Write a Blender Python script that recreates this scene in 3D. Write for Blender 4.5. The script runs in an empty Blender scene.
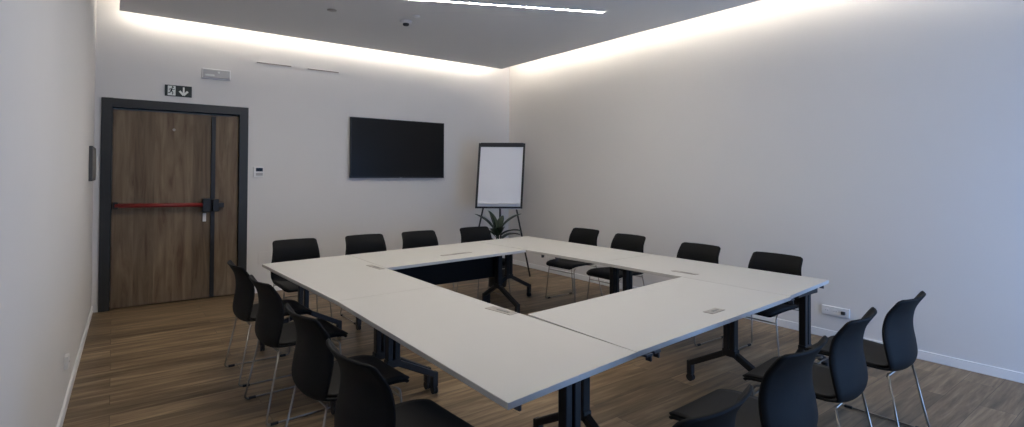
import bpy, bmesh, math, random
from mathutils import Vector, Matrix
random.seed(7)
S = bpy.context.scene
COL = S.collection
PI = math.pi

# ------------------------------------------------------------------ camera
F_PX, CY, YAW, PITCH, ROLL, CAM_H = 528.12, 166.48, 0.6465, 0.0143, 0.0054, 1.53
fw = Vector((math.sin(YAW) * math.cos(PITCH), math.cos(YAW) * math.cos(PITCH), math.sin(PITCH)))
rt = Vector((math.cos(YAW), -math.sin(YAW), 0.0))
up = rt.cross(fw)
r2 = rt * math.cos(ROLL) + up * math.sin(ROLL)
u2 = -rt * math.sin(ROLL) + up * math.cos(ROLL)
cd = bpy.data.cameras.new('camera')
cam = bpy.data.objects.new('camera', cd)
COL.objects.link(cam)
M3 = Matrix((r2, u2, -fw)).transposed()
cam.matrix_world = Matrix.Translation((0, 0, CAM_H)) @ M3.to_4x4()
cd.sensor_fit = 'HORIZONTAL'
cd.sensor_width = 36.0
cd.lens = F_PX / 1024 * 36.0
cd.shift_y = (CY - 213.5) / 1024
cd.clip_start = 0.02
S.camera = cam

# ------------------------------------------------------------------ world, daylight, exposure
SKY_COL, SKY_STR = (0.29, 0.52, 1.0), 8.8
COVE_STR, LINE_STR = 22.0, 112.0
WARM = (1.0, 0.93, 0.83)
w = bpy.data.worlds.new('overcast_sky')
S.world = w
w.use_nodes = True
w.node_tree.nodes['Background'].inputs[0].default_value = (*SKY_COL, 1)
w.node_tree.nodes['Background'].inputs[1].default_value = SKY_STR
S.view_settings.view_transform = 'Standard'
S.view_settings.look = 'None'
S.view_settings.gamma = 1
S.view_settings.use_curve_mapping = False
S.view_settings.exposure = 0.35
# daylight portal in the window of the near wall (lets the sky in)
WX0, WX1, WZ0, WZ1 = 2.7, 5.2, 0.1, 1.9
ROOM_Y0 = -1.3
pl = bpy.data.lights.new('window_portal', 'AREA')
pl.shape = 'RECTANGLE'
pl.size, pl.size_y = WX1 - WX0, WZ1 - WZ0
pl.cycles.is_portal = True
po = bpy.data.objects.new('window_portal', pl)
COL.objects.link(po)
po.location = ((WX0 + WX1) / 2, ROOM_Y0 - 0.16, (WZ0 + WZ1) / 2)
po.rotation_euler = (PI / 2, 0, 0)      # faces +Y, into the room


# ------------------------------------------------------------------ materials
def mat(name, col, rough=0.5, metal=0.0, spec=0.5, emit=None, estr=0.0):
    m = bpy.data.materials.new(name)
    m.use_nodes = True
    b = m.node_tree.nodes['Principled BSDF']
    b.inputs['Base Color'].default_value = (*col, 1)
    b.inputs['Roughness'].default_value = rough
    b.inputs['Metallic'].default_value = metal
    b.inputs['Specular IOR Level'].default_value = spec
    if emit:
        b.inputs['Emission Color'].default_value = (*emit, 1)
        b.inputs['Emission Strength'].default_value = estr
    return m


def nd(m, t, **kw):
    n = m.node_tree.nodes.new(t)
    for k, v in kw.items():
        setattr(n, k, v)
    return n


def noise_mat(name, c1, c2, scale, rough=0.5, bump=0.0, metal=0.0, spec=0.5, stretch=(1, 1, 1), detail=4):
    m = mat(name, c1, rough, metal, spec)
    L = m.node_tree.links.new
    b = m.node_tree.nodes['Principled BSDF']
    tc = nd(m, 'ShaderNodeTexCoord')
    mp = nd(m, 'ShaderNodeMapping')
    mp.inputs['Scale'].default_value = stretch
    nz = nd(m, 'ShaderNodeTexNoise')
    nz.inputs['Scale'].default_value = scale
    nz.inputs['Detail'].default_value = detail
    mx = nd(m, 'ShaderNodeMix', data_type='RGBA')
    mx.inputs[6].default_value = (*c1, 1)
    mx.inputs[7].default_value = (*c2, 1)
    L(tc.outputs['Object'], mp.inputs[0])
    L(mp.outputs[0], nz.inputs['Vector'])
    L(nz.outputs['Fac'], mx.inputs[0])
    L(mx.outputs[2], b.inputs['Base Color'])
    if bump:
        bp = nd(m, 'ShaderNodeBump')
        bp.inputs['Strength'].default_value = bump
        bp.inputs['Distance'].default_value = 0.002
        L(nz.outputs['Fac'], bp.inputs['Height'])
        L(bp.outputs[0], b.inputs['Normal'])
    return m


M = {}
M['wall'] = noise_mat('painted_wall', (0.68, 0.655, 0.63), (0.705, 0.68, 0.655), 1.4, 0.9, 0.0, 0, 0.2)
M['ceil'] = mat('ceiling_paint', (0.70, 0.69, 0.67), 0.95, 0, 0.1)
M['base'] = mat('white_skirting', (0.78, 0.77, 0.76), 0.5)
M['frame'] = mat('door_frame_grey', (0.020, 0.020, 0.019), 0.5)
M['black'] = mat('black_metal', (0.008, 0.008, 0.009), 0.5)
M['castor'] = mat('castor_rubber', (0.012, 0.012, 0.013), 0.6)
M['red'] = mat('red_bar', (0.20, 0.012, 0.010), 0.4)
M['white'] = mat('white_plastic', (0.75, 0.74, 0.72), 0.4)
M['grey'] = mat('grey_plastic', (0.22, 0.22, 0.21), 0.5)
M['slot'] = mat('slot_grey', (0.22, 0.20, 0.18), 0.7)
M['screen'] = mat('tv_screen', (0.005, 0.005, 0.005), 0.3, 0, 0.2)
M['tvcase'] = mat('tv_case', (0.01, 0.01, 0.01), 0.4)
M['dkgreen'] = mat('sign_green', (0.006, 0.014, 0.010), 0.5)
M['signw'] = mat('sign_white', (0.7, 0.72, 0.68), 0.5)
M['lens'] = mat('lamp_lens', (0.50, 0.49, 0.48), 0.15)
M['shell'] = noise_mat('black_polypropylene', (0.006, 0.006, 0.0062), (0.008, 0.008, 0.0083), 60, 0.65, 0.1, 0, 0.14)
M['pad'] = noise_mat('black_seat_fabric', (0.018, 0.017, 0.016), (0.026, 0.025, 0.024), 250, 0.9, 0.3, 0, 0.3)
M['chrome'] = mat('chrome_wire', (0.30, 0.28, 0.25), 0.3, 1.0)
M['laminate'] = noise_mat('table_laminate', (0.53, 0.515, 0.485), (0.545, 0.53, 0.50), 8, 0.42, 0, 0, 0.4)
M['edging'] = mat('table_edge', (0.62, 0.60, 0.57), 0.45)
M['hatch'] = mat('hatch_metal', (0.36, 0.33, 0.29), 0.4, 0.3)
M['paper'] = mat('whiteboard', (0.74, 0.74, 0.77), 0.3)
M['leaf'] = noise_mat('leaf_green', (0.008, 0.018, 0.008), (0.02, 0.04, 0.016), 14, 0.45)
M['pot'] = mat('pot_dark', (0.03, 0.03, 0.03), 0.6)
M['soil'] = noise_mat('soil', (0.02, 0.014, 0.01), (0.04, 0.03, 0.02), 60, 0.95, 0.5)
M['bluetip'] = mat('clamp_grey', (0.05, 0.055, 0.07), 0.4)
M['led'] = mat('led_line', (0.9, 0.9, 0.85), 0.5, emit=WARM, estr=LINE_STR)
M['cove'] = mat('led_cove', (0.9, 0.9, 0.85), 0.5, emit=WARM, estr=COVE_STR)


def glass():
    m = bpy.data.materials.new('window_glass')
    m.use_nodes = True
    nt = m.node_tree
    nt.nodes.clear()
    o = nt.nodes.new('ShaderNodeOutputMaterial')
    t = nt.nodes.new('ShaderNodeBsdfTransparent')
    g = nt.nodes.new('ShaderNodeBsdfGlossy')
    g.inputs['Roughness'].default_value = 0.02
    x = nt.nodes.new('ShaderNodeMixShader')
    x.inputs[0].default_value = 0.08
    nt.links.new(t.outputs[0], x.inputs[1])
    nt.links.new(g.outputs[0], x.inputs[2])
    nt.links.new(x.outputs[0], o.inputs[0])
    return m


M['glass'] = glass()


def floor_mat():
    m = mat('plank_floor', (0.2, 0.14, 0.09), 0.42, 0, 0.35)
    L = m.node_tree.links.new
    b = m.node_tree.nodes['Principled BSDF']
    tc = nd(m, 'ShaderNodeTexCoord')
    br = nd(m, 'ShaderNodeTexBrick')
    br.offset = 0.37
    br.offset_frequency = 2
    br.inputs['Scale'].default_value = 1.0
    br.inputs['Brick Width'].default_value = 1.28
    br.inputs['Row Height'].default_value = 0.19
    br.inputs['Mortar Size'].default_value = 0.0016
    br.inputs['Mortar Smooth'].default_value = 0.3
    br.inputs['Bias'].default_value = 0.0
    br.inputs['Color1'].default_value = (0, 0, 0, 1)
    br.inputs['Color2'].default_value = (1, 1, 1, 1)
    br.inputs['Mortar'].default_value = (0.5, 0.5, 0.5, 1)
    L(tc.outputs['Object'], br.inputs['Vector'])
    # grain, stretched along the planks, shifted per plank
    mp = nd(m, 'ShaderNodeMapping')
    mp.inputs['Scale'].default_value = (1.1, 13.0, 1.0)
    ad = nd(m, 'ShaderNodeVectorMath', operation='ADD')
    sc = nd(m, 'ShaderNodeVectorMath', operation='SCALE')
    sc.inputs['Scale'].default_value = 7.3
    L(br.outputs['Color'], sc.inputs[0])
    L(tc.outputs['Object'], mp.inputs[0])
    L(mp.outputs[0], ad.inputs[0])
    L(sc.outputs[0], ad.inputs[1])
    nz = nd(m, 'ShaderNodeTexNoise')
    nz.inputs['Scale'].default_value = 1.6
    nz.inputs['Detail'].default_value = 7
    nz.inputs['Roughness'].default_value = 0.62
    nz.inputs['Distortion'].default_value = 0.35
    L(ad.outputs[0], nz.inputs['Vector'])
    rp = nd(m, 'ShaderNodeValToRGB')
    e = rp.color_ramp.elements
    e[0].position, e[0].color = 0.30, (0.090, 0.058, 0.032, 1)
    e[1].position, e[1].color = 0.72, (0.345, 0.258, 0.158, 1)
    k = rp.color_ramp.elements.new(0.52)
    k.color = (0.205, 0.143, 0.082, 1)
    L(nz.outputs['Fac'], rp.inputs[0])
    # plank to plank tone
    r2_ = nd(m, 'ShaderNodeValToRGB')
    r2_.color_ramp.elements[0].color = (0.68, 0.66, 0.64, 1)
    r2_.color_ramp.elements[1].color = (1.22, 1.2, 1.18, 1)
    L(br.outputs['Color'], r2_.inputs[0])
    mu = nd(m, 'ShaderNodeMix', data_type='RGBA', blend_type='MULTIPLY')
    mu.inputs[0].default_value = 1
    L(rp.outputs[0], mu.inputs[6])
    L(r2_.outputs[0], mu.inputs[7])
    md = nd(m, 'ShaderNodeMix', data_type='RGBA')
    md.inputs[7].default_value = (0.05, 0.035, 0.022, 1)
    L(br.outputs['Fac'], md.inputs[0])
    L(mu.outputs[2], md.inputs[6])
    L(md.outputs[2], b.inputs['Base Color'])
    return m


M['floor'] = floor_mat()


def door_wood():
    m = mat('oak_door', (0.2, 0.13, 0.08), 0.6, 0, 0.3)
    L = m.node_tree.links.new
    b = m.node_tree.nodes['Principled BSDF']
    tc = nd(m, 'ShaderNodeTexCoord')
    sx = nd(m, 'ShaderNodeSeparateXYZ')
    L(tc.outputs['Object'], sx.inputs[0])
    # 19 cm staves
    dv = nd(m, 'ShaderNodeMath', operation='DIVIDE')
    dv.inputs[1].default_value = 0.19
    fl = nd(m, 'ShaderNodeMath', operation='FLOOR')
    L(sx.outputs[0], dv.inputs[0])
    L(dv.outputs[0], fl.inputs[0])
    wn = nd(m, 'ShaderNodeTexWhiteNoise', noise_dimensions='1D')
    L(fl.outputs[0], wn.inputs['W'])
    mp = nd(m, 'ShaderNodeMapping')
    mp.inputs['Scale'].default_value = (9.0, 9.0, 0.9)
    L(tc.outputs['Object'], mp.inputs[0])
    ad = nd(m, 'ShaderNodeVectorMath', operation='ADD')
    sc = nd(m, 'ShaderNodeVectorMath', operation='SCALE')
    sc.inputs['Scale'].default_value = 9.0
    L(wn.outputs['Color'], sc.inputs[0])
    L(mp.outputs[0], ad.inputs[0])
    L(sc.outputs[0], ad.inputs[1])
    nz = nd(m, 'ShaderNodeTexNoise')
    nz.inputs['Scale'].default_value = 1.5
    nz.inputs['Detail'].default_value = 7
    nz.inputs['Roughness'].default_value = 0.6
    nz.inputs['Distortion'].default_value = 0.9
    L(ad.outputs[0], nz.inputs['Vector'])
    rp = nd(m, 'ShaderNodeValToRGB')
    e = rp.color_ramp.elements
    e[0].position, e[0].color = 0.24, (0.070, 0.034, 0.023, 1)
    e[1].position, e[1].color = 0.66, (0.215, 0.160, 0.105, 1)
    k = rp.color_ramp.elements.new(0.45)
    k.color = (0.148, 0.106, 0.068, 1)
    L(nz.outputs['Fac'], rp.inputs[0])
    r3 = nd(m, 'ShaderNodeValToRGB')
    r3.color_ramp.elements[0].color = (0.82, 0.8, 0.78, 1)
    r3.color_ramp.elements[1].color = (1.15, 1.13, 1.1, 1)
    L(wn.outputs['Value'], r3.inputs[0])
    mu = nd(m, 'ShaderNodeMix', data_type='RGBA', blend_type='MULTIPLY')
    mu.inputs[0].default_value = 1
    L(rp.outputs[0], mu.inputs[6])
    L(r3.outputs[0], mu.inputs[7])
    L(mu.outputs[2], b.inputs['Base Color'])
    return m


M['oak'] = door_wood()


# ------------------------------------------------------------------ mesh helpers
class MB:
    def __init__(self):
        self.v, self.f, self.sm = [], [], []

    def add(self, vs, fs, smooth=False):
        n = len(self.v)
        self.v += [Vector(p) for p in vs]
        for f in fs:
            self.f.append(tuple(n + i for i in f))
            self.sm.append(smooth)
        return self

    def box(self, c, s, rz=0.0):
        x, y, z = s[0] / 2, s[1] / 2, s[2] / 2
        vs = [Vector((i * x, j * y, k * z)) for i in (-1, 1) for j in (-1, 1) for k in (-1, 1)]
        R = Matrix.Rotation(rz, 3, 'Z')
        vs = [R @ p + Vector(c) for p in vs]
        return self.add(vs, [(0, 1, 3, 2), (4, 6, 7, 5), (0, 4, 5, 1), (2, 3, 7, 6), (0, 2, 6, 4), (1, 5, 7, 3)])

    def bar(self, a, b, wd, ht, upv=(0, 0, 1)):
        """rectangular bar from a to b"""
        a, b = Vector(a), Vector(b)
        d = (b - a).normalized()
        u = Vector(upv)
        s = d.cross(u).normalized()
        t = s.cross(d)
        vs = []
        for p in (a, b):
            for i, j in ((-1, -1), (1, -1), (1, 1), (-1, 1)):
                vs.append(p + s * i * wd / 2 + t * j * ht / 2)
        return self.add(vs, [(3, 2, 1, 0), (4, 5, 6, 7), (0, 1, 5, 4), (1, 2, 6, 5), (2, 3, 7, 6), (3, 0, 4, 7)])

    def cyl(self, a, b, r, n=16, r1=None):
        a, b = Vector(a), Vector(b)
        r1 = r if r1 is None else r1
        d = (b - a).normalized()
        u = Vector((0, 0, 1)) if abs(d.z) < 0.9 else Vector((1, 0, 0))
        s = d.cross(u).normalized()
        t = s.cross(d)
        A = [a + (s * math.cos(2 * PI * i / n) + t * math.sin(2 * PI * i / n)) * r for i in range(n)]
        B = [b + (s * math.cos(2 * PI * i / n) + t * math.sin(2 * PI * i / n)) * r1 for i in range(n)]
        self.add(A + B, [(i, (i + 1) % n, n + (i + 1) % n, n + i) for i in range(n)], True)
        return self.add(A, [tuple(range(n))]).add(B, [tuple(reversed(range(n)))])

    def tube(self, pts, r, n=10, fillet=0.0):
        pts = [Vector(p) for p in pts]
        if fillet:
            q = [pts[0]]
            for i in range(1, len(pts) - 1):
                p = pts[i]
                a = (pts[i - 1] - p)
                b = (pts[i + 1] - p)
                k = min(fillet, a.length * .45, b.length * .45)
                A, B = p + a.normalized() * k, p + b.normalized() * k
                for j in range(7):
                    t = j / 6
                    q.append(A * (1 - t) ** 2 + p * 2 * t * (1 - t) + B * t * t)
            q.append(pts[-1])
            pts = q
        ts = []
        for i in range(len(pts)):
            a = pts[max(i - 1, 0)]
            b = pts[min(i + 1, len(pts) - 1)]
            ts.append((b - a).normalized())
        t0 = ts[0]
        u = Vector((0, 0, 1)) if abs(t0.z) < 0.9 else Vector((0, 1, 0))
        s = t0.cross(u).normalized()
        rings = []
        for i, p in enumerate(pts):
            if i:
                s = ts[i - 1].rotation_difference(ts[i]) @ s
            s = (s - ts[i] * s.dot(ts[i])).normalized()
            v = ts[i].cross(s)
            rings.append([p + (s * math.cos(2 * PI * k / n) + v * math.sin(2 * PI * k / n)) * r for k in range(n)])
        vs = [p for g in rings for p in g]
        fs = []
        for i in range(len(rings) - 1):
            for k in range(n):
                fs.append((i * n + k, i * n + (k + 1) % n, (i + 1) * n + (k + 1) % n, (i + 1) * n + k))
        self.add(vs, fs, True)
        self.add(rings[0], [tuple(reversed(range(n)))])
        return self.add(rings[-1], [tuple(range(n))])

    def prism(self, poly, z0, z1):
        n = len(poly)
        vs = [(p[0], p[1], z0) for p in poly] + [(p[0], p[1], z1) for p in poly]
        fs = [tuple(reversed(range(n))), tuple(range(n, 2 * n))] + [(i, (i + 1) % n, n + (i + 1) % n, n + i) for i in range(n)]
        return self.add(vs, fs)

    def lathe(self, prof, c, n=28):
        """prof = [(r, z)] ; closed by fans when r = 0"""
        c = Vector(c)
        rings = [[c + Vector((r * math.cos(2 * PI * k / n), r * math.sin(2 * PI * k / n), z)) for k in range(n)] for r, z in prof]
        vs = [p for g in rings for p in g]
        fs = []
        for i in range(len(rings) - 1):
            for k in range(n):
                fs.append((i * n + k, i * n + (k + 1) % n, (i + 1) * n + (k + 1) % n, (i + 1) * n + k))
        return self.add(vs, fs, True)

    def build(self, name, m, parent=None, bevel=0.0, seg=2):
        me = bpy.data.meshes.new(name)
        me.from_pydata([tuple(p) for p in self.v], [], self.f)
        for p, s in zip(me.polygons, self.sm):
            p.use_smooth = s
        bm = bmesh.new()
        bm.from_mesh(me)
        bmesh.ops.remove_doubles(bm, verts=bm.verts, dist=1e-6)
        bmesh.ops.recalc_face_normals(bm, faces=bm.faces)
        if bevel:
            es = [e for e in bm.edges if len(e.link_faces) == 2 and e.calc_face_angle(0) > 0.6]
            bmesh.ops.bevel(bm, geom=es, offset=bevel, segments=seg, profile=0.5, affect='EDGES', clamp_overlap=True)
        bm.to_mesh(me)
        bm.free()
        me.materials.append(m)
        o = bpy.data.objects.new(name, me)
        COL.objects.link(o)
        if parent:
            o.parent = parent
        return o


def thing(name, label, cat, loc=(0, 0, 0), rz=0.0, group=None):
    o = bpy.data.objects.new(name, None)
    o.empty_display_size = 0.1
    COL.objects.link(o)
    o.location = loc
    o.rotation_euler = (0, 0, rz)
    o['label'] = label
    o['category'] = cat
    if group:
        o['group'] = group
    return o


def tag(o, label, cat, group=None):
    o['label'] = label
    o['category'] = cat
    if group:
        o['group'] = group
    return o


def struct(o):
    o['kind'] = 'structure'
    return o


def children(o):
    return [c for c in bpy.data.objects if c.parent == o]


def dup(root, loc, rz, label, group=None):
    def rec(o, par):
        c = o.copy()
        COL.objects.link(c)
        c.parent = par
        for ch in children(o):
            rec(ch, c)
        return c
    r = rec(root, None)
    r.location = loc
    r.rotation_euler = (0, 0, rz)
    r['label'] = label
    if group:
        r['group'] = group
    return r


# ------------------------------------------------------------------ room shell
YB, XR = 7.33, 5.41
ZC = 3.285          # underside of the dropped ceiling
ZS = 3.62           # real slab above the light coves
LW0 = Vector((-0.172, YB))            # left wall leans 1.2 degrees off square
LW1 = Vector((-0.352, ROOM_Y0))


def lw(y):
    return LW0.x + (LW1.x - LW0.x) * (YB - y) / (YB - ROOM_Y0)


def rw(y):                            # right wall, half a degree off square
    return XR + 0.0085 * (y - 1.0)


b = MB().prism([(-0.7, ROOM_Y0 - 0.2), (XR + 0.3, ROOM_Y0 - 0.2), (XR + 0.3, YB + 0.3), (-0.7, YB + 0.3)], -0.1, 0)
struct(b.build('floor', M['floor']))
b = MB().prism([(-0.7, ROOM_Y0 - 0.2), (XR + 0.3, ROOM_Y0 - 0.2), (XR + 0.3, YB + 0.3), (-0.7, YB + 0.3)], ZS, ZS + 0.1)
struct(b.build('ceiling', M['ceil']))

DX0, DX1, DZ = -0.115, 1.352, 2.348       # outer door frame
FR = 0.098                                # frame face width
OX0, OX1, OZ = DX0 + 0.04, DX1 - 0.04, DZ - 0.04


def wall_y(x0, x1, y0, y1, holes, z1=ZS):
    """wall slab parallel to X with one rectangular hole"""
    m = MB()
    hx0, hx1, hz0, hz1 = holes
    ym, t = (y0 + y1) / 2, y1 - y0
    m.box(((x0 + hx0) / 2, ym, z1 / 2), (hx0 - x0, t, z1))
    m.box(((hx1 + x1) / 2, ym, z1 / 2), (x1 - hx1, t, z1))
    m.box(((hx0 + hx1) / 2, ym, (hz1 + z1) / 2), (hx1 - hx0, t, z1 - hz1))
    if hz0 > 0:
        m.box(((hx0 + hx1) / 2, ym, hz0 / 2), (hx1 - hx0, t, hz0))
    return m


struct(wall_y(-0.7, XR + 0.3, YB, YB + 0.2, (OX0, OX1, 0, OZ)).build('wall_far', M['wall']))
# unseen slab added behind the door, keeps sky light out of its gaps
struct(MB().box(((OX0 + OX1) / 2, YB + 0.24, OZ / 2 + 0.05), (OX1 - OX0 + 0.3, 0.06, OZ + 0.3)).build('door_sky_block', M['wall']))
struct(wall_y(-0.7, XR + 0.3, ROOM_Y0 - 0.2, ROOM_Y0, (WX0, WX1, WZ0, WZ1)).build('wall_near', M['wall']))
struct(MB().prism([(rw(ROOM_Y0), ROOM_Y0), (XR + 0.3, ROOM_Y0), (XR + 0.3, YB), (rw(YB), YB)], 0, ZS).build('wall_right', M['wall']))
struct(MB().prism([(LW0.x, YB), (LW0.x - 0.25, YB), (LW1.x - 0.25, ROOM_Y0), (LW1.x, ROOM_Y0)], 0, ZS).build('wall_left', M['wall']))
# skirtings
BH, BT = 0.075, 0.014
struct(MB().box(((DX1 + rw(YB) - BT) / 2 + 0.002, YB - BT / 2, BH / 2), (rw(YB) - BT - DX1 - 0.004, BT, BH)).build('baseboard_far', M['base'], bevel=0.003))
struct(MB().prism([(rw(ROOM_Y0), ROOM_Y0), (rw(YB), YB), (rw(YB) - BT, YB), (rw(ROOM_Y0) - BT, ROOM_Y0)], 0, BH).build('baseboard_right', M['base'], bevel=0.003))
struct(MB().prism([(LW0.x, YB), (LW1.x, ROOM_Y0), (LW1.x + BT, ROOM_Y0), (LW0.x + BT, YB)], 0, BH).build('baseboard_left', M['base'], bevel=0.003))

# dropped ceiling panel; gaps to the walls hold the cove lights
PX0, PX1, PY1, PY0 = 0.03, 5.16, 7.14, ROOM_Y0 + 0.2
struct(MB().prism([(PX0, PY0), (PX1, PY0), (PX1, PY1), (PX0, PY1)], ZC, ZC + 0.03).build('ceiling', M['ceil']))

# window behind the camera
wf = MB()
t = 0.06
for x in (WX0 + t / 2, WX1 - t / 2, WX0 + (WX1 - WX0) / 3, WX0 + 2 * (WX1 - WX0) / 3):
    wf.box((x, ROOM_Y0 - 0.1, (WZ0 + WZ1) / 2), (t, 0.07, WZ1 - WZ0))
for z in (WZ0 + t / 2, WZ1 - t / 2):
    wf.box(((WX0 + WX1) / 2, ROOM_Y0 - 0.1, z), (WX1 - WX0, 0.07, t))
wo = struct(wf.build('window_1', M['frame']))
MB().box(((WX0 + WX1) / 2, ROOM_Y0 - 0.1, (WZ0 + WZ1) / 2), (WX1 - WX0 - 0.02, 0.008, WZ1 - WZ0 - 0.02)).build('pane', M['glass'], wo)


# ------------------------------------------------------------------ lights
def strip(a, b, wd, ht, label, m, name, zc, group):
    a, b = Vector((*a, zc)), Vector((*b, zc))
    root = thing(name, label, 'light', (a + b) / 2, 0, group)
    A, B = a - (a + b) / 2, b - (a + b) / 2
    MB().bar(A, B, wd, ht).build('diffuser', m, root)
    return root


e = 0.02
zc = ZC + 0.045
strip((PX0 + 0.01, PY1 - e), (PX1 - 0.1, PY1 - e), 0.045, 0.02, 'warm strip light in the cove above the wall with the door and television', M['cove'], 'cove_light', zc, 'cove lights around the ceiling')
strip((PX1 - e, PY0 + 0.1), (PX1 - e, PY1 - 0.1), 0.045, 0.02, 'warm strip light in the cove along the long bare right wall', M['cove'], 'cove_light', zc, 'cove lights around the ceiling')


def linear(a, b, label):
    a, b = Vector((*a, 0)), Vector((*b, 0))
    c = (a + b) / 2
    root = thing('linear_ceiling_light', label, 'light', (c.x, c.y, ZC), 0, 'linear lights in the ceiling')
    A, B = a - c, b - c
    MB().bar(A + Vector((0, 0, -0.004)), B + Vector((0, 0, -0.004)), 0.026, 0.006).build('diffuser', M['led'], root)
    s = (B - A).normalized()
    n = Vector((-s.y, s.x, 0))
    f = MB()
    for k in (-1, 1):
        f.bar(A + n * k * 0.016 + Vector((0, 0, -0.0045)), B + n * k * 0.016 + Vector((0, 0, -0.0045)), 0.005, 0.009)
    f.build('trim_profile', M['white'], root)


linear((4.19, 3.94), (0.9, 5.52), 'glowing line of light recessed diagonally in the grey ceiling')

linear((3.6, 1.6), (0.7, 3.08), 'unseen diagonal line of light added nearer the viewer to even out the brightness')  # added lamp outside the view, only evens out the room brightness

# ------------------------------------------------------------------ door
df = MB()
fy0, fy1 = YB - 0.02, YB + 0.12
ym, ft = (fy0 + fy1) / 2, fy1 - fy0
df.box((DX0 + FR / 2, ym, DZ / 2), (FR, ft, DZ))
df.box((DX1 - FR / 2, ym, DZ / 2), (FR, ft, DZ))
df.box(((DX0 + DX1) / 2, ym, DZ - FR / 2), (DX1 - DX0 - 2 * FR, ft, FR))
door = struct(df.build('door_1', M['frame'], bevel=0.003))
LY = YB + 0.04                     # face of the leaves
LX0, LXm, LX1 = DX0 + FR + 0.004, 0.975, DX1 - FR - 0.004
ZT = DZ - FR - 0.02


def leaf(x0, x1):
    return MB().box(((x0 + x1) / 2, LY + 0.022, (ZT + 0.012) / 2), (x1 - x0, 0.044, ZT - 0.012)).build('door_leaf', M['oak'], door, bevel=0.002)


wide = leaf(LX0, LXm - 0.004)
slim = leaf(LXm + 0.004, LX1)
MB().box(((LX0 + LX1) / 2, LY + 0.07, ZT / 2), (LX1 - LX0, 0.02, ZT)).build('gap_shade', M['black'], door)  # black sheet behind the leaves, stands in for shade in their gaps
# vertical rod covers
MB().box((LXm - 0.002, LY - 0.012, ZT / 2), (0.046, 0.024, ZT - 0.03)).build('rod_cover', M['black'], slim, bevel=0.003)
# panic bar with its two boxes
pb = MB().tube([(0.015, LY - 0.075, 1.155), (0.9, LY - 0.075, 1.14)], 0.024, 16).build('panic_bar', M['red'], wide)
MB().box((0.022, LY - 0.045, 1.155), (0.045, 0.09, 0.075)).build('end_bracket', M['black'], pb, bevel=0.006)
MB().box((0.90, LY - 0.05, 1.135), (0.085, 0.10, 0.16)).build('latch_box', M['black'], pb, bevel=0.008)
lb = MB().box((1.0, LY - 0.045, 1.13), (0.065, 0.08, 0.15)).box((1.055, LY - 0.045, 1.13), (0.07, 0.05, 0.055)).build('lock_box', M['black'], slim, bevel=0.006)
MB().box((0.888, LY - 0.006, 0.985), (0.036, 0.008, 0.10)).build('tag', M['white'], wide, bevel=0.002)
MB().cyl((0.565, LY - 0.006, 2.03), (0.565, LY + 0.002, 2.03), 0.016, 16).build('peephole', M['hatch'], wide)


# ------------------------------------------------------------------ things on the far wall
def wall_thing(name, label, cat, x, z, group=None):
    return thing(name, label, cat, (x, YB, z), 0, group)


# exit sign
sg = wall_thing('exit_sign', 'dark green exit sign with running figure and downward arrow above the door', 'sign', 0.60, 2.485)
MB().box((0, -0.004, 0), (0.27, 0.008, 0.13)).build('plate', M['dkgreen'], sg, bevel=0.001)
MB().box((-0.068, -0.0095, 0), (0.078, 0.003, 0.112)).build('doorway', M['signw'], sg)


def seg2(m, a, b, wd, y):
    m.bar((a[0], y, a[1]), (b[0], y, b[1]), wd, 0.003, (0, 1, 0))


rm = MB()
for a, c, wd in [((-0.066, 0.026), (-0.074, -0.006), 0.017), ((-0.074, -0.004), (-0.055, -0.020), 0.009), ((-0.055, -0.020), (-0.060, -0.046), 0.008),
                 ((-0.075, -0.004), (-0.086, -0.026), 0.009), ((-0.086, -0.026), (-0.103, -0.030), 0.008), ((-0.066, 0.022), (-0.048, 0.010), 0.006),
                 ((-0.048, 0.010), (-0.038, 0.018), 0.006), ((-0.068, 0.024), (-0.088, 0.020), 0.006), ((-0.088, 0.020), (-0.094, 0.004), 0.006)]:
    seg2(rm, a, c, wd, -0.0125)
rm.cyl((-0.058, -0.011, 0.041), (-0.058, -0.014, 0.041), 0.010, 14)
rm.build('running_figure', M['dkgreen'], sg)
ar = MB()
ar.bar((0.052, -0.0095, 0.048), (0.052, -0.0095, -0.03), 0.018, 0.003, (0, 1, 0))
ar.bar((0.052, -0.0099, -0.046), (0.011, -0.0099, 0.002), 0.022, 0.003, (0, 1, 0))
ar.bar((0.052, -0.0103, -0.046), (0.093, -0.0103, 0.002), 0.022, 0.003, (0, 1, 0))
ar.build('arrow', M['signw'], sg)

# emergency light
el = wall_thing('emergency_light', 'small white rectangular emergency light above and right of the exit sign', 'light', 0.99, 2.727)
MB().box((0, -0.014, 0), (0.31, 0.028, 0.125)).build('housing', M['white'], el, bevel=0.006)
MB().box((0, -0.036, 0), (0.285, 0.016, 0.10)).build('lens', M['lens'], el, bevel=0.006)
MB().box((-0.075, -0.047, -0.02), (0.10, 0.008, 0.02)).box((0.02, -0.047, 0.018), (0.022, 0.008, 0.022)).build('lamp', M['signw'], el, bevel=0.002)

# thermostat
th = wall_thing('thermostat', 'small white wall thermostat with dark display beside the door frame', 'thermostat', 1.476, 1.54)
MB().box((0, -0.012, 0), (0.115, 0.024, 0.13)).build('housing', M['white'], th, bevel=0.004)
MB().box((0.008, -0.025, 0.028), (0.08, 0.004, 0.045)).build('display', M['screen'], th)
MB().box((0.008, -0.025, -0.03), (0.08, 0.004, 0.035)).build('button_panel', mat('thermo_grey', (0.4, 0.4, 0.38), 0.5), th, bevel=0.001)

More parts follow.
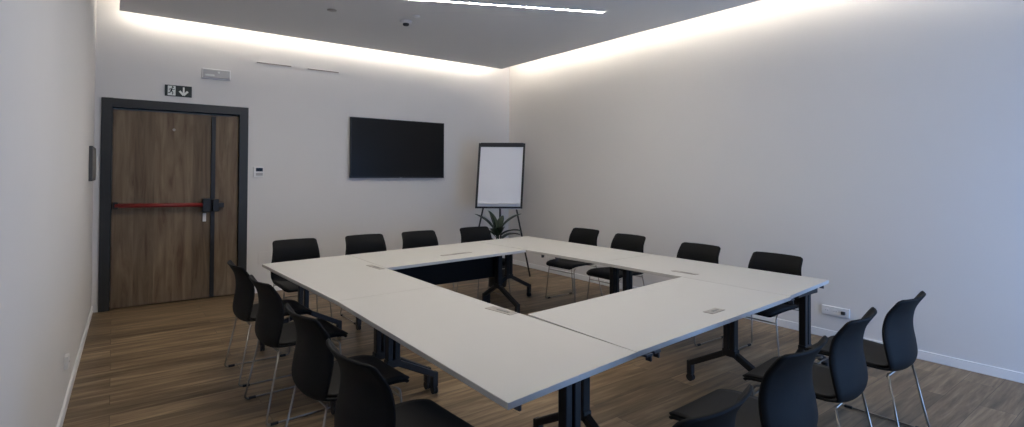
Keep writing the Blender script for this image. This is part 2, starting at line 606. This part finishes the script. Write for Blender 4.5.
# air slots
for x, z, l in ((1.65, 2.936, 'thin grey air slot in the far wall, nearer the emergency light'), (2.28, 2.93, 'thin grey air slot in the far wall, nearer the television')):
    v = wall_thing('air_slot', l, 'vent', x, z, 'air slots in the far wall')
    MB().box((0, -0.003, 0), (0.44, 0.006, 0.030)).build('frame', M['wall'], v, bevel=0.001)
    MB().box((0, -0.0065, 0), (0.42, 0.003, 0.014)).build('slot', M['slot'], v)

# cover panel low on the wall
MBo = MB().box((0, -0.003, 0), (0.93, 0.006, 0.15))
tag(MBo.build('cover_plate', M['wall'], None, bevel=0.002), 'flat wall coloured cover plate low on the far wall behind the corner chair', 'panel').location = (1.95, YB, 0.44)

# television
tv = wall_thing('television', 'large black flat television mounted on the far wall', 'television', 3.392, 1.892)
MB().box((0, -0.055, 0), (1.50, 0.03, 0.858)).build('casing', M['tvcase'], tv, bevel=0.006)
MB().box((0, -0.0715, 0.004), (1.47, 0.004, 0.825)).build('screen', M['screen'], tv)
MB().box((0, -0.021, 0), (0.5, 0.04, 0.35)).build('wall_bracket', M['black'], tv)
MB().box((0.02, -0.045, 0.437), (0.36, 0.035, 0.014)).build('bar_sensor', M['white'], tv, bevel=0.004)
MB().box((0.02, -0.072, -0.422), (0.04, 0.004, 0.008)).build('status_lamp', M['grey'], tv)

# ------------------------------------------------------------------ ceiling devices
sd = thing('smoke_detector', 'round white smoke detector with dark ring on the ceiling', 'detector', (2.667, 5.576, ZC))
MB().lathe([(0, -0.002), (0.07, -0.002), (0.07, -0.018), (0.05, -0.03), (0, -0.03)], (0, 0, 0)).build('base', M['white'], sd)
MB().lathe([(0, -0.03), (0.036, -0.03), (0.036, -0.045), (0.026, -0.055), (0, -0.055)], (0, 0, 0)).build('sensor_head', M['pot'], sd)
sd = thing('ceiling_sensor', 'tiny white sensor on the ceiling next to the smoke detector', 'sensor', (2.669, 5.32, ZC))
MB().lathe([(0, -0.001), (0.04, -0.001), (0.04, -0.008), (0.022, -0.02), (0, -0.022)], (0, 0, 0)).build('housing', M['white'], sd)
sp = thing('sprinkler_cap', 'faint round flush cap on the ceiling above the air slots', 'cap', (1.856, 5.691, ZC))
MB().lathe([(0, -0.001), (0.05, -0.001), (0.05, -0.006), (0, -0.007)], (0, 0, 0)).build('cap', M['hatch'], sp)


# ------------------------------------------------------------------ sockets and control panel
def socket(loc, rz, n, label, plug=False):
    s = thing('wall_socket', label, 'socket', loc, rz, None)
    wd = 0.075 * n + 0.01
    MB().box((0, -0.011, 0), (wd, 0.022, 0.082)).build('plate', M['white'], s, bevel=0.003)
    for i in range(n):
        x = (i - (n - 1) / 2) * 0.072
        g = MB().cyl((x, -0.0215, 0), (x, -0.0235, 0), 0.021, 20).build('outlet', M['base'], s)
        MB().cyl((x - 0.009, -0.023, 0), (x - 0.009, -0.0245, 0), 0.003, 8).cyl((x + 0.009, -0.023, 0), (x + 0.009, -0.0245, 0), 0.003, 8).build('pin_hole', M['black'], g)
    if plug:
        x = ((n - 1) / 2) * 0.072
        MB().box((x, -0.034, 0.0), (0.034, 0.024, 0.03)).build('plug', M['pot'], s, bevel=0.004)
    return s


# right wall: local -Y must point to -X world => rotate by -90 deg
socket((rw(2.13) + 0.001, 2.13, 0.262), -PI / 2, 3, 'white socket strip low on the right wall by the table corner', True)
lang = math.atan2(LW0.x - LW1.x, YB - ROOM_Y0)
ls = socket((lw(4.42), 4.42, 0.315), PI / 2 - lang, 1, 'white socket low on the left wall above the skirting')
cp = thing('control_panel', 'flat grey wall panel on the left wall next to the door', 'panel', (lw(6.80), 6.80, 1.61), PI / 2 - lang)
MB().box((0, -0.014, 0), (0.62, 0.028, 0.34)).build('housing', mat('panel_grey', (0.075, 0.075, 0.073), 0.5), cp, bevel=0.004)
MB().box((0, -0.029, 0), (0.56, 0.003, 0.28)).build('face', M['slot'], cp)


# ------------------------------------------------------------------ tables
TOP, THK = 0.735, 0.026
TABLES = {}


def castor(leg, x, y):
    c = MB()
    c.cyl((x - 0.016, y, 0.029), (x - 0.005, y, 0.029), 0.028, 20)
    c.cyl((x + 0.005, y, 0.029), (x + 0.016, y, 0.029), 0.028, 20)
    c.box((x, y, 0.045), (0.010, 0.036, 0.04))
    c.cyl((x, y, 0.04), (x, y, 0.09), 0.012, 12)
    return c.build('castor', M['castor'], leg)


def table_leg(root, cx, cy, ux, uy, half=0.33, splay=(0, 0), hub=0.30):
    """double post with two dropped arms along (ux,uy); cx, cy local to the table"""
    u = Vector((ux, uy, 0)).normalized()
    n = Vector((-u.y, u.x, 0))
    m = MB()
    zt = TOP - THK
    c = Vector((cx, cy, 0))
    for k in (-1, 1):
        p = c + u * k * 0.025
        rz = math.atan2(u.y, u.x)
        m.box((p.x, p.y, (zt + hub) / 2 - 0.01), (0.036, 0.05, zt - hub - 0.02), rz)
    # head plate under the top and hub block
    m.bar(c - u * 0.15 + Vector((0, 0, zt - 0.018)), c + u * 0.15 + Vector((0, 0, zt - 0.018)), 0.05, 0.036)
    m.bar(c - u * 0.05 + Vector((0, 0, hub - 0.005)), c + u * 0.05 + Vector((0, 0, hub - 0.005)), 0.055, 0.05)
    leg = m.build('leg', M['black'], root, bevel=0.005)
    sv = Vector((splay[0], splay[1], 0))
    for k in (-1, 1):
        a = c + u * k * 0.03 + Vector((0, 0, hub - 0.01))
        e_ = c + u * k * half + sv + Vector((0, 0, 0.135))
        MB().bar(a, e_, 0.045, 0.042).build('foot_arm', M['black'], leg, bevel=0.008)
        MB().bar(e_ + Vector((0, 0, 0.02)), e_ + Vector((0, 0, -0.085)), 0.046, 0.046, u).build('end_cap', M['black'], leg, bevel=0.01)
        castor(leg, e_.x, e_.y)
    return leg


def table(quad, label, legs, hatch=None, panel=None, clamps=(), beam=True, axis='y'):
    cx = sum(p[0] for p in quad) / 4
    cy = sum(p[1] for p in quad) / 4
    root = thing('folding_table', label, 'table', (cx, cy, 0), 0, 'white tables forming the square')
    loc = [(p[0] - cx, p[1] - cy) for p in quad]
    MB().prism(loc, TOP - THK, TOP).build('tabletop', M['laminate'], root, bevel=0.0025)
    pts = []
    for (lx, ly, ux, uy, half, sp) in legs:
        table_leg(root, lx - cx, ly - cy, ux, uy, half, sp)
        pts.append(Vector((lx - cx, ly - cy, TOP - THK - 0.05)))
    if beam:
        MB().bar(pts[0], pts[1], 0.045, 0.035).build('beam', M['black'], root, bevel=0.004)
    if hatch:
        (ax, ay), (bx, by), wd = hatch
        a, b_ = Vector((ax - cx, ay - cy, TOP + 0.0008)), Vector((bx - cx, by - cy, TOP + 0.0008))
        h = MB().bar(a, b_, wd, 0.003).build('cable_flap', M['hatch'], root)
        dd = (b_ - a)
        MB().bar(a + dd * 0.35 + Vector((0, 0, 0.002)), a + dd * 0.8 + Vector((0, 0, 0.002)), wd * 0.25, 0.002).build('slot', M['grey'], h)
    if panel:
        x0, x1, y, z0, z1 = panel
        MB().box(((x0 + x1) / 2 - cx, y - cy, (z0 + z1) / 2), (x1 - x0, 0.012, z1 - z0)).build('modesty_panel', M['shell'], root, bevel=0.003)
    for (x, y, rz) in clamps:
        m = MB()
        m.box((x - cx, y - cy, TOP - THK - 0.006), (0.05, 0.04, 0.012), rz)
        R = Matrix.Rotation(rz, 3, 'Z')
        q = R @ Vector((0.018, 0, 0))
        m.box((x - cx + q.x, y - cy + q.y, TOP - THK - 0.024), (0.012, 0.03, 0.03), rz)
        m.build('linking_clamp', M['bluetip'], root, bevel=0.002)
    return root


G = 0.0015
table([(1.120, 3.284), (1.845, 3.308), (1.838, 5.075), (1.043, 4.987)],
      'white table at the left corner of the square, nearest the door',
      [(1.37, 4.90, 1, 0, 0.33, (0.0, 0.02)), (1.47, 3.42, 1, 0, 0.33, (0, -0.05))],
      hatch=((1.775, 4.40), (1.79, 4.15), 0.05), clamps=((1.09, 4.93, 0), (1.16, 3.34, 0)))
table([(1.104, 1.478), (1.883, 1.559), (1.845, 3.304), (1.120, 3.280)],
      'white table with the corner closest to the viewer, seams at its far and right edges',
      [(1.53, 1.62, 1, 0, 0.33, (0, -0.03)), (1.47, 3.23, 1, 0, 0.33, (0, 0.04))],
      hatch=((1.795, 2.60), (1.825, 2.39), 0.065), clamps=((1.17, 1.53, 0.1), (1.22, 3.22, 0)))
table([(1.886, 1.562), (3.5735, 1.674), (3.553, 2.500), (1.892, 2.347)],
      'white table on the near right side of the square, between two seams',
      [(3.45, 2.03, 0, 1, 0.32, (0.0, 0)), (1.95, 1.98, 0, 1, 0.32, (-0.02, 0))],
      hatch=((2.745, 1.755), (2.885, 1.765), 0.06), clamps=((1.97, 1.575, 0.05), (2.04, 1.585, 0.05)))
table([(3.5742, 1.687), (4.366, 1.765), (4.318, 3.37), (3.535, 3.36)],
      'white table at the right corner of the square, near the wall socket',
      [(3.98, 1.77, 1, 0, 0.33, (0, -0.0)), (3.84, 3.29, 1, 0, 0.26, (0, 0.0))],
      hatch=((3.715, 2.70), (3.73, 2.48), 0.05), clamps=((3.62, 1.705, 0.05), (4.31, 1.80, 0.05)))
table([(3.535, 3.364), (4.318, 3.374), (4.251, 5.306), (3.425, 5.225)],
      'white table at the far corner of the square, below the flip chart',
      [(3.83, 5.13, 1, 0, 0.31, (0.03, 0.03)), (3.86, 3.47, 1, 0, 0.28, (0, 0.0))], clamps=((3.52, 3.9, 1.57), (3.55, 4.15, 1.57)))
table([(1.842, 4.190), (3.463, 4.340), (3.421, 5.222), (1.842, 5.072)],
      'white table along the far side of the square with black modesty panel',
      [(1.93, 4.72, 0, 1, 0.31, (0.0, 0)), (3.41, 4.76, 0, 1, 0.31, (0.03, 0))],
      hatch=((2.55, 4.50), (2.90, 4.53), 0.05), panel=(1.99, 3.42, 4.84, 0.38, 0.68))


# ------------------------------------------------------------------ chair
def catmull(pts, n):
    out = []
    P = [pts[0]] + pts + [pts[-1]]
    for i in range(1, len(P) - 2):
        p0, p1, p2, p3 = P[i - 1], P[i], P[i + 1], P[i + 2]
        for k in range(n):
            t = k / n
            out.append(tuple(0.5 * ((2 * b) + (-a + c) * t + (2 * a - 5 * b + 4 * c - d_) * t * t + (-a + 3 * b - 3 * c + d_) * t ** 3)
                             for a, b, c, d_ in zip(p0, p1, p2, p3)))
    out.append(tuple(pts[-1]))
    return out


# (forward, height, half width, wing)  seat front -> back top
PROFILE = [(0.245, 0.425, 0.205, 0.000), (0.225, 0.447, 0.218, 0.002), (0.15, 0.456, 0.232, 0.008), (0.04, 0.448, 0.236, 0.018),
           (-0.09, 0.436, 0.230, 0.026), (-0.185, 0.430, 0.222, 0.034), (-0.236, 0.443, 0.222, 0.042), (-0.257, 0.490, 0.232, 0.048),
           (-0.252, 0.560, 0.238, 0.052), (-0.241, 0.630, 0.236, 0.055), (-0.240, 0.700, 0.229, 0.058), (-0.257, 0.775, 0.220, 0.062),
           (-0.302, 0.850, 0.213, 0.066)]


def surface(prof, i0, i1, rc0, rc1, inset, lift, thick, nv=17):
    """ruled shell between profile samples; returns mesh builder"""
    P = catmull(prof, 6)[i0:i1]
    # arc length
    s = [0.0]
    for a, b_ in zip(P, P[1:]):
        s.append(s[-1] + math.hypot(b_[0] - a[0], b_[1] - a[1]))
    Ltot = s[-1]
    rows_t, rows_b = [], []
    for i, p in enumerate(P):
        a, c = P[max(i - 1, 0)], P[min(i + 1, len(P) - 1)]
        t = Vector((c[0] - a[0], 0, c[1] - a[1])).normalized()
        nrm = Vector((t.z, 0, -t.x))          # towards the sitter
        if nrm.z < 0 and abs(t.z) < 0.7:
            nrm = -nrm
        hw = p[2] - inset
        d0, d1 = s[i], Ltot - s[i]
        for dd, rc in ((d0, rc0), (d1, rc1)):
            if dd < rc:
                hw -= rc - math.sqrt(max(rc * rc - (rc - dd) ** 2, 0))
        rt_, rb_ = [], []
        for j in range(nv):
            v = -1 + 2 * j / (nv - 1)
            y = hw * v
            kk = (abs(y) / 0.23) ** 2.2
            up_w = 1.0 - min(max((p[1] - 0.45) / 0.2, 0), 1)
            q = Vector((p[0], y, p[1])) + nrm * lift + Vector((nrm.x, 0, nrm.z * up_w)) * (p[3] * kk)
            rt_.append(q)
            rb_.append(q - nrm * thick)
        rows_t.append(rt_)
        rows_b.append(rb_)
    m = MB()
    nr = len(rows_t)
    vs = [p for r in rows_t for p in r] + [p for r in rows_b for p in r]
    o = nr * nv
    fs = []
    for i in range(nr - 1):
        for j in range(nv - 1):
            a = i * nv + j
            fs.append((a, a + 1, a + nv + 1, a + nv))
            fs.append((o + a, o + a + nv, o + a + nv + 1, o + a + 1))
    for i in range(nr - 1):
        a = i * nv
        fs.append((a, a + nv, o + a + nv, o + a))
        a = i * nv + nv - 1
        fs.append((a, o + a, o + a + nv, a + nv))
    for j in range(nv - 1):
        fs.append((j, o + j, o + j + 1, j + 1))
        a = (nr - 1) * nv + j
        fs.append((a, a + 1, o + a + 1, o + a))
    m.add(vs, fs, True)
    return m


def make_chair(label):
    root = thing('conference_chair', label, 'chair', (0, 0, 0), 0, 'black chairs around the tables')
    surface(PROFILE, 0, 10 ** 6, 0.03, 0.022, 0.0, 0.0, 0.011).build('shell', M['shell'], root)
    surface(PROFILE, 2, 30, 0.03, 0.05, 0.012, 0.014, 0.013).build('seat_pad', M['pad'], root)
    for k in (-1, 1):
        sl = MB().tube([(0.14, k * 0.195, 0.430), (0.185, k * 0.205, 0.41), (0.205, k * 0.245, 0.0085), (-0.285, k * 0.245, 0.0085), (-0.200, k * 0.205, 0.436)],
                       0.0056, 10, 0.03).build('sled_leg', M['chrome'], root)
        for x in (0.15, -0.235):
            MB().box((x, k * 0.245, 0.008), (0.045, 0.018, 0.016)).build('glide', M['castor'], sl, bevel=0.003)
    MB().tube([(0.185, -0.212, 0.37), (0.185, 0.212, 0.37)], 0.005, 8).build('crossbar', M['chrome'], root)
    MB().tube([(-0.196, -0.207, 0.415), (-0.196, 0.207, 0.415)], 0.005, 8).build('crossbar', M['chrome'], root)
    MB().box((0.03, 0, 0.424), (0.30, 0.16, 0.012)).build('seat_mount', M['castor'], root, bevel=0.003)
    return root


E_, W_, N_, S_ = 0.0, PI, PI / 2, -PI / 2
CH = [
    # left side, facing the tables (+X)
    (1.005, 4.43, 0.03, 'black chair on the left side nearest the door'),
    (1.02, 3.70, 0.06, 'second black chair from the door on the left side of the tables'),
    (1.01, 2.75, 0.06, 'third black chair from the door on the left side of the tables'),
    (0.99, 2.02, 0.06, 'black chair on the left side closest to the viewer, cut by the bottom edge'),
    # far side, facing the viewer (-Y)
    (1.49, 5.40, S_, 'black chair at the far side, leftmost, in front of the cover plate'),
    (2.22, 5.39, S_, 'black chair at the far side below the left edge of the television'),
    (2.88, 5.39, S_, 'black chair at the far side below the right edge of the television'),
    (3.68, 5.42, S_, 'black chair at the far side beside the plant and flip chart'),
    # along the right wall, facing -X
    (4.47, 4.70, W_ + 0.06, 'black chair along the right wall nearest the flip chart corner'),
    (4.42, 3.96, W_ + 0.02, 'second black chair from the flip chart along the right wall'),
    (4.36, 3.03, W_, 'third black chair from the flip chart along the right wall'),
    (4.34, 2.27, W_, 'black chair along the right wall nearest the white socket strip'),
    # near side, facing +Y
    (1.46, 1.165, N_ + 0.05, 'black chair at the near side cut by the bottom edge, leftmost of four'),
    (2.23, 1.255, N_ + 0.04, 'black chair at the near side, second from the left of four'),
    (2.945, 1.31, N_ + 0.10, 'black chair at the near side, third from the left of four'),
    (3.65, 1.30, N_ + 0.03, 'black chair at the near side, rightmost of four, standing beyond the table end'),
]
first = None
for x, y, rz, lab in CH:
    if first is None:
        first = make_chair(lab)
        first.location = (x, y, 0)
        first.rotation_euler = (0, 0, rz)
    else:
        dup(first, (x, y, 0), rz, lab)

# ------------------------------------------------------------------ flip chart easel
fc = thing('flip_chart', 'white flip chart on a black tripod easel in the far corner', 'flip chart', (4.67, 6.49, 0), -YAW)
# local: x along the board, -y to the viewer; board leans back
bw, z0, z1 = 0.71, 1.01, 2.00
yb0, yb1 = -0.03, 0.10                  # lean: bottom / top y


def lean(z):
    return yb0 + (yb1 - yb0) * (z - z0) / (z1 - z0)


a, c = Vector((-0.015, lean(z0), z0)), Vector((0.03, lean(z1), z1))
MB().bar(a, c, 0.66, 0.012, (0, 1, 0)).build('whiteboard', M['paper'], fc)
fr = MB()
for k in (-1, 1):
    fr.bar(a + Vector((k * (bw / 2 - 0.015), -0.004, 0)), c + Vector((k * (bw / 2 - 0.015), -0.004, 0)), 0.032, 0.028, (0, 1, 0))
fr.bar(a + Vector((-bw / 2 + 0.03, -0.004, 0.015)), a + Vector((bw / 2 - 0.03, -0.004, 0.015)), 0.03, 0.028)
fr.build('board_frame', M['black'], fc, bevel=0.003)
MB().bar(c + Vector((-bw / 2 + 0.03, -0.010, -0.025)), c + Vector((bw / 2 - 0.03, -0.010, -0.025)), 0.03, 0.065).build('paper_clamp', M['black'], fc, bevel=0.004)
MB().bar(a + Vector((-0.30, -0.03, 0.075)), a + Vector((0.30, -0.03, 0.075)), 0.05, 0.012).build('pen_tray', M['white'], fc, bevel=0.003)
for k in (-1, 1):
    MB().tube([(k * 0.23, lean(z0) + 0.03, z0 + 0.1), (k * 0.46, -0.10, 0.005)], 0.0125, 10).build('leg', M['black'], fc)
MB().tube([(0.0, lean(z0) + 0.09, z0 + 0.3), (0.02, 0.42, 0.005)], 0.0125, 10).build('leg', M['black'], fc)
MB().tube([(0.0, lean(z0) + 0.025, z0 + 0.02), (0.0, -0.01, 0.72)], 0.010, 10).build('centre_rod', M['black'], fc)

# ------------------------------------------------------------------ plant
pt = thing('potted_plant', 'dark broad-leaved pot plant between the flip chart and the tables', 'plant', (4.20, 5.88, 0))
MB().lathe([(0, 0.002), (0.12, 0.002), (0.165, 0.34), (0.168, 0.36), (0.150, 0.36), (0.148, 0.33), (0, 0.33)], (0, 0, 0)).build('pot', M['pot'], pt)
MB().lathe([(0, 0.345), (0.147, 0.335)], (0, 0, 0)).build('soil', M['soil'], pt)


def leaf_mesh(az, length, elev, droop, wd, z):
    m = MB()
    n = 11
    dx, dy = math.cos(az), math.sin(az)
    side = Vector((-dy, dx, 0))
    p = Vector((dx * 0.02, dy * 0.02, z))
    el_ = elev
    rows = []
    for i in range(n):
        t = i / (n - 1)
        hwid = wd * 0.5 * (math.sin(PI * min(t * 0.93 + 0.04, 1)) ** 0.8) if t > 0.12 else wd * 0.07
        dirv = Vector((dx * math.cos(el_), dy * math.cos(el_), math.sin(el_)))
        nn = Vector((-dx * math.sin(el_), -dy * math.sin(el_), math.cos(el_)))
        row = []
        for v in (-1, -0.5, 0, 0.5, 1):
            row.append(p + side * v * hwid + nn * (abs(v) * hwid * 0.35))
        rows.append((row, nn.copy()))
        p = p + dirv * (length / (n - 1))
        el_ -= droop / n
    vs = [q for r, _ in rows for q in r] + [q - nn * 0.0015 for r, nn in rows for q in r]
    o = n * 5
    fs = []
    for i in range(n - 1):
        for j in range(4):
            a_ = i * 5 + j
            fs.append((a_, a_ + 1, a_ + 6, a_ + 5))
            fs.append((o + a_, o + a_ + 5, o + a_ + 6, o + a_ + 1))
        for a_, b_ in ((i * 5, i * 5 + 5), (i * 5 + 9, i * 5 + 4)):
            fs.append((a_, b_, o + b_, o + a_))
    return m.add(vs, fs, True)


st = MB()
for k in range(3):
    st.tube([(0.02 * math.cos(k * 2.1), 0.02 * math.sin(k * 2.1), 0.33), (0.015 * math.cos(k * 2.1 + 1), 0.015 * math.sin(k * 2.1 + 1), 0.76)], 0.008, 8)
st.build('stem', M['leaf'], pt)
base = -YAW
for k, (da, ln, elv, dr, wd, z) in enumerate([
        (0.10, 0.40, 1.00, 0.8, 0.135, 0.74), (3.05, 0.40, 1.00, 0.7, 0.135, 0.72), (-0.5, 0.38, 0.75, 1.1, 0.11, 0.66),
        (3.6, 0.38, 0.80, 1.1, 0.11, 0.66), (1.3, 0.34, 1.15, 0.8, 0.10, 0.70), (2.3, 0.34, 1.30, 0.6, 0.10, 0.72),
        (-1.3, 0.34, 1.0, 1.1, 0.11, 0.66), (4.3, 0.34, 0.95, 1.2, 0.11, 0.66), (0.6, 0.38, 0.7, 1.2, 0.11, 0.60),
        (5.4, 0.36, 0.6, 1.2, 0.10, 0.54), (2.7, 0.38, 0.6, 1.2, 0.11, 0.58), (3.3, 0.32, 1.35, 0.4, 0.09, 0.74)]):
    leaf_mesh(base + da, ln, elv, dr, wd, z).build('leaf', M['leaf'], pt)

for o in [o for o in bpy.data.objects if o.type == 'MESH' and o.parent is None and 'label' not in o.keys() and 'kind' not in o.keys()]:
    print('UNTAGGED', o.name)
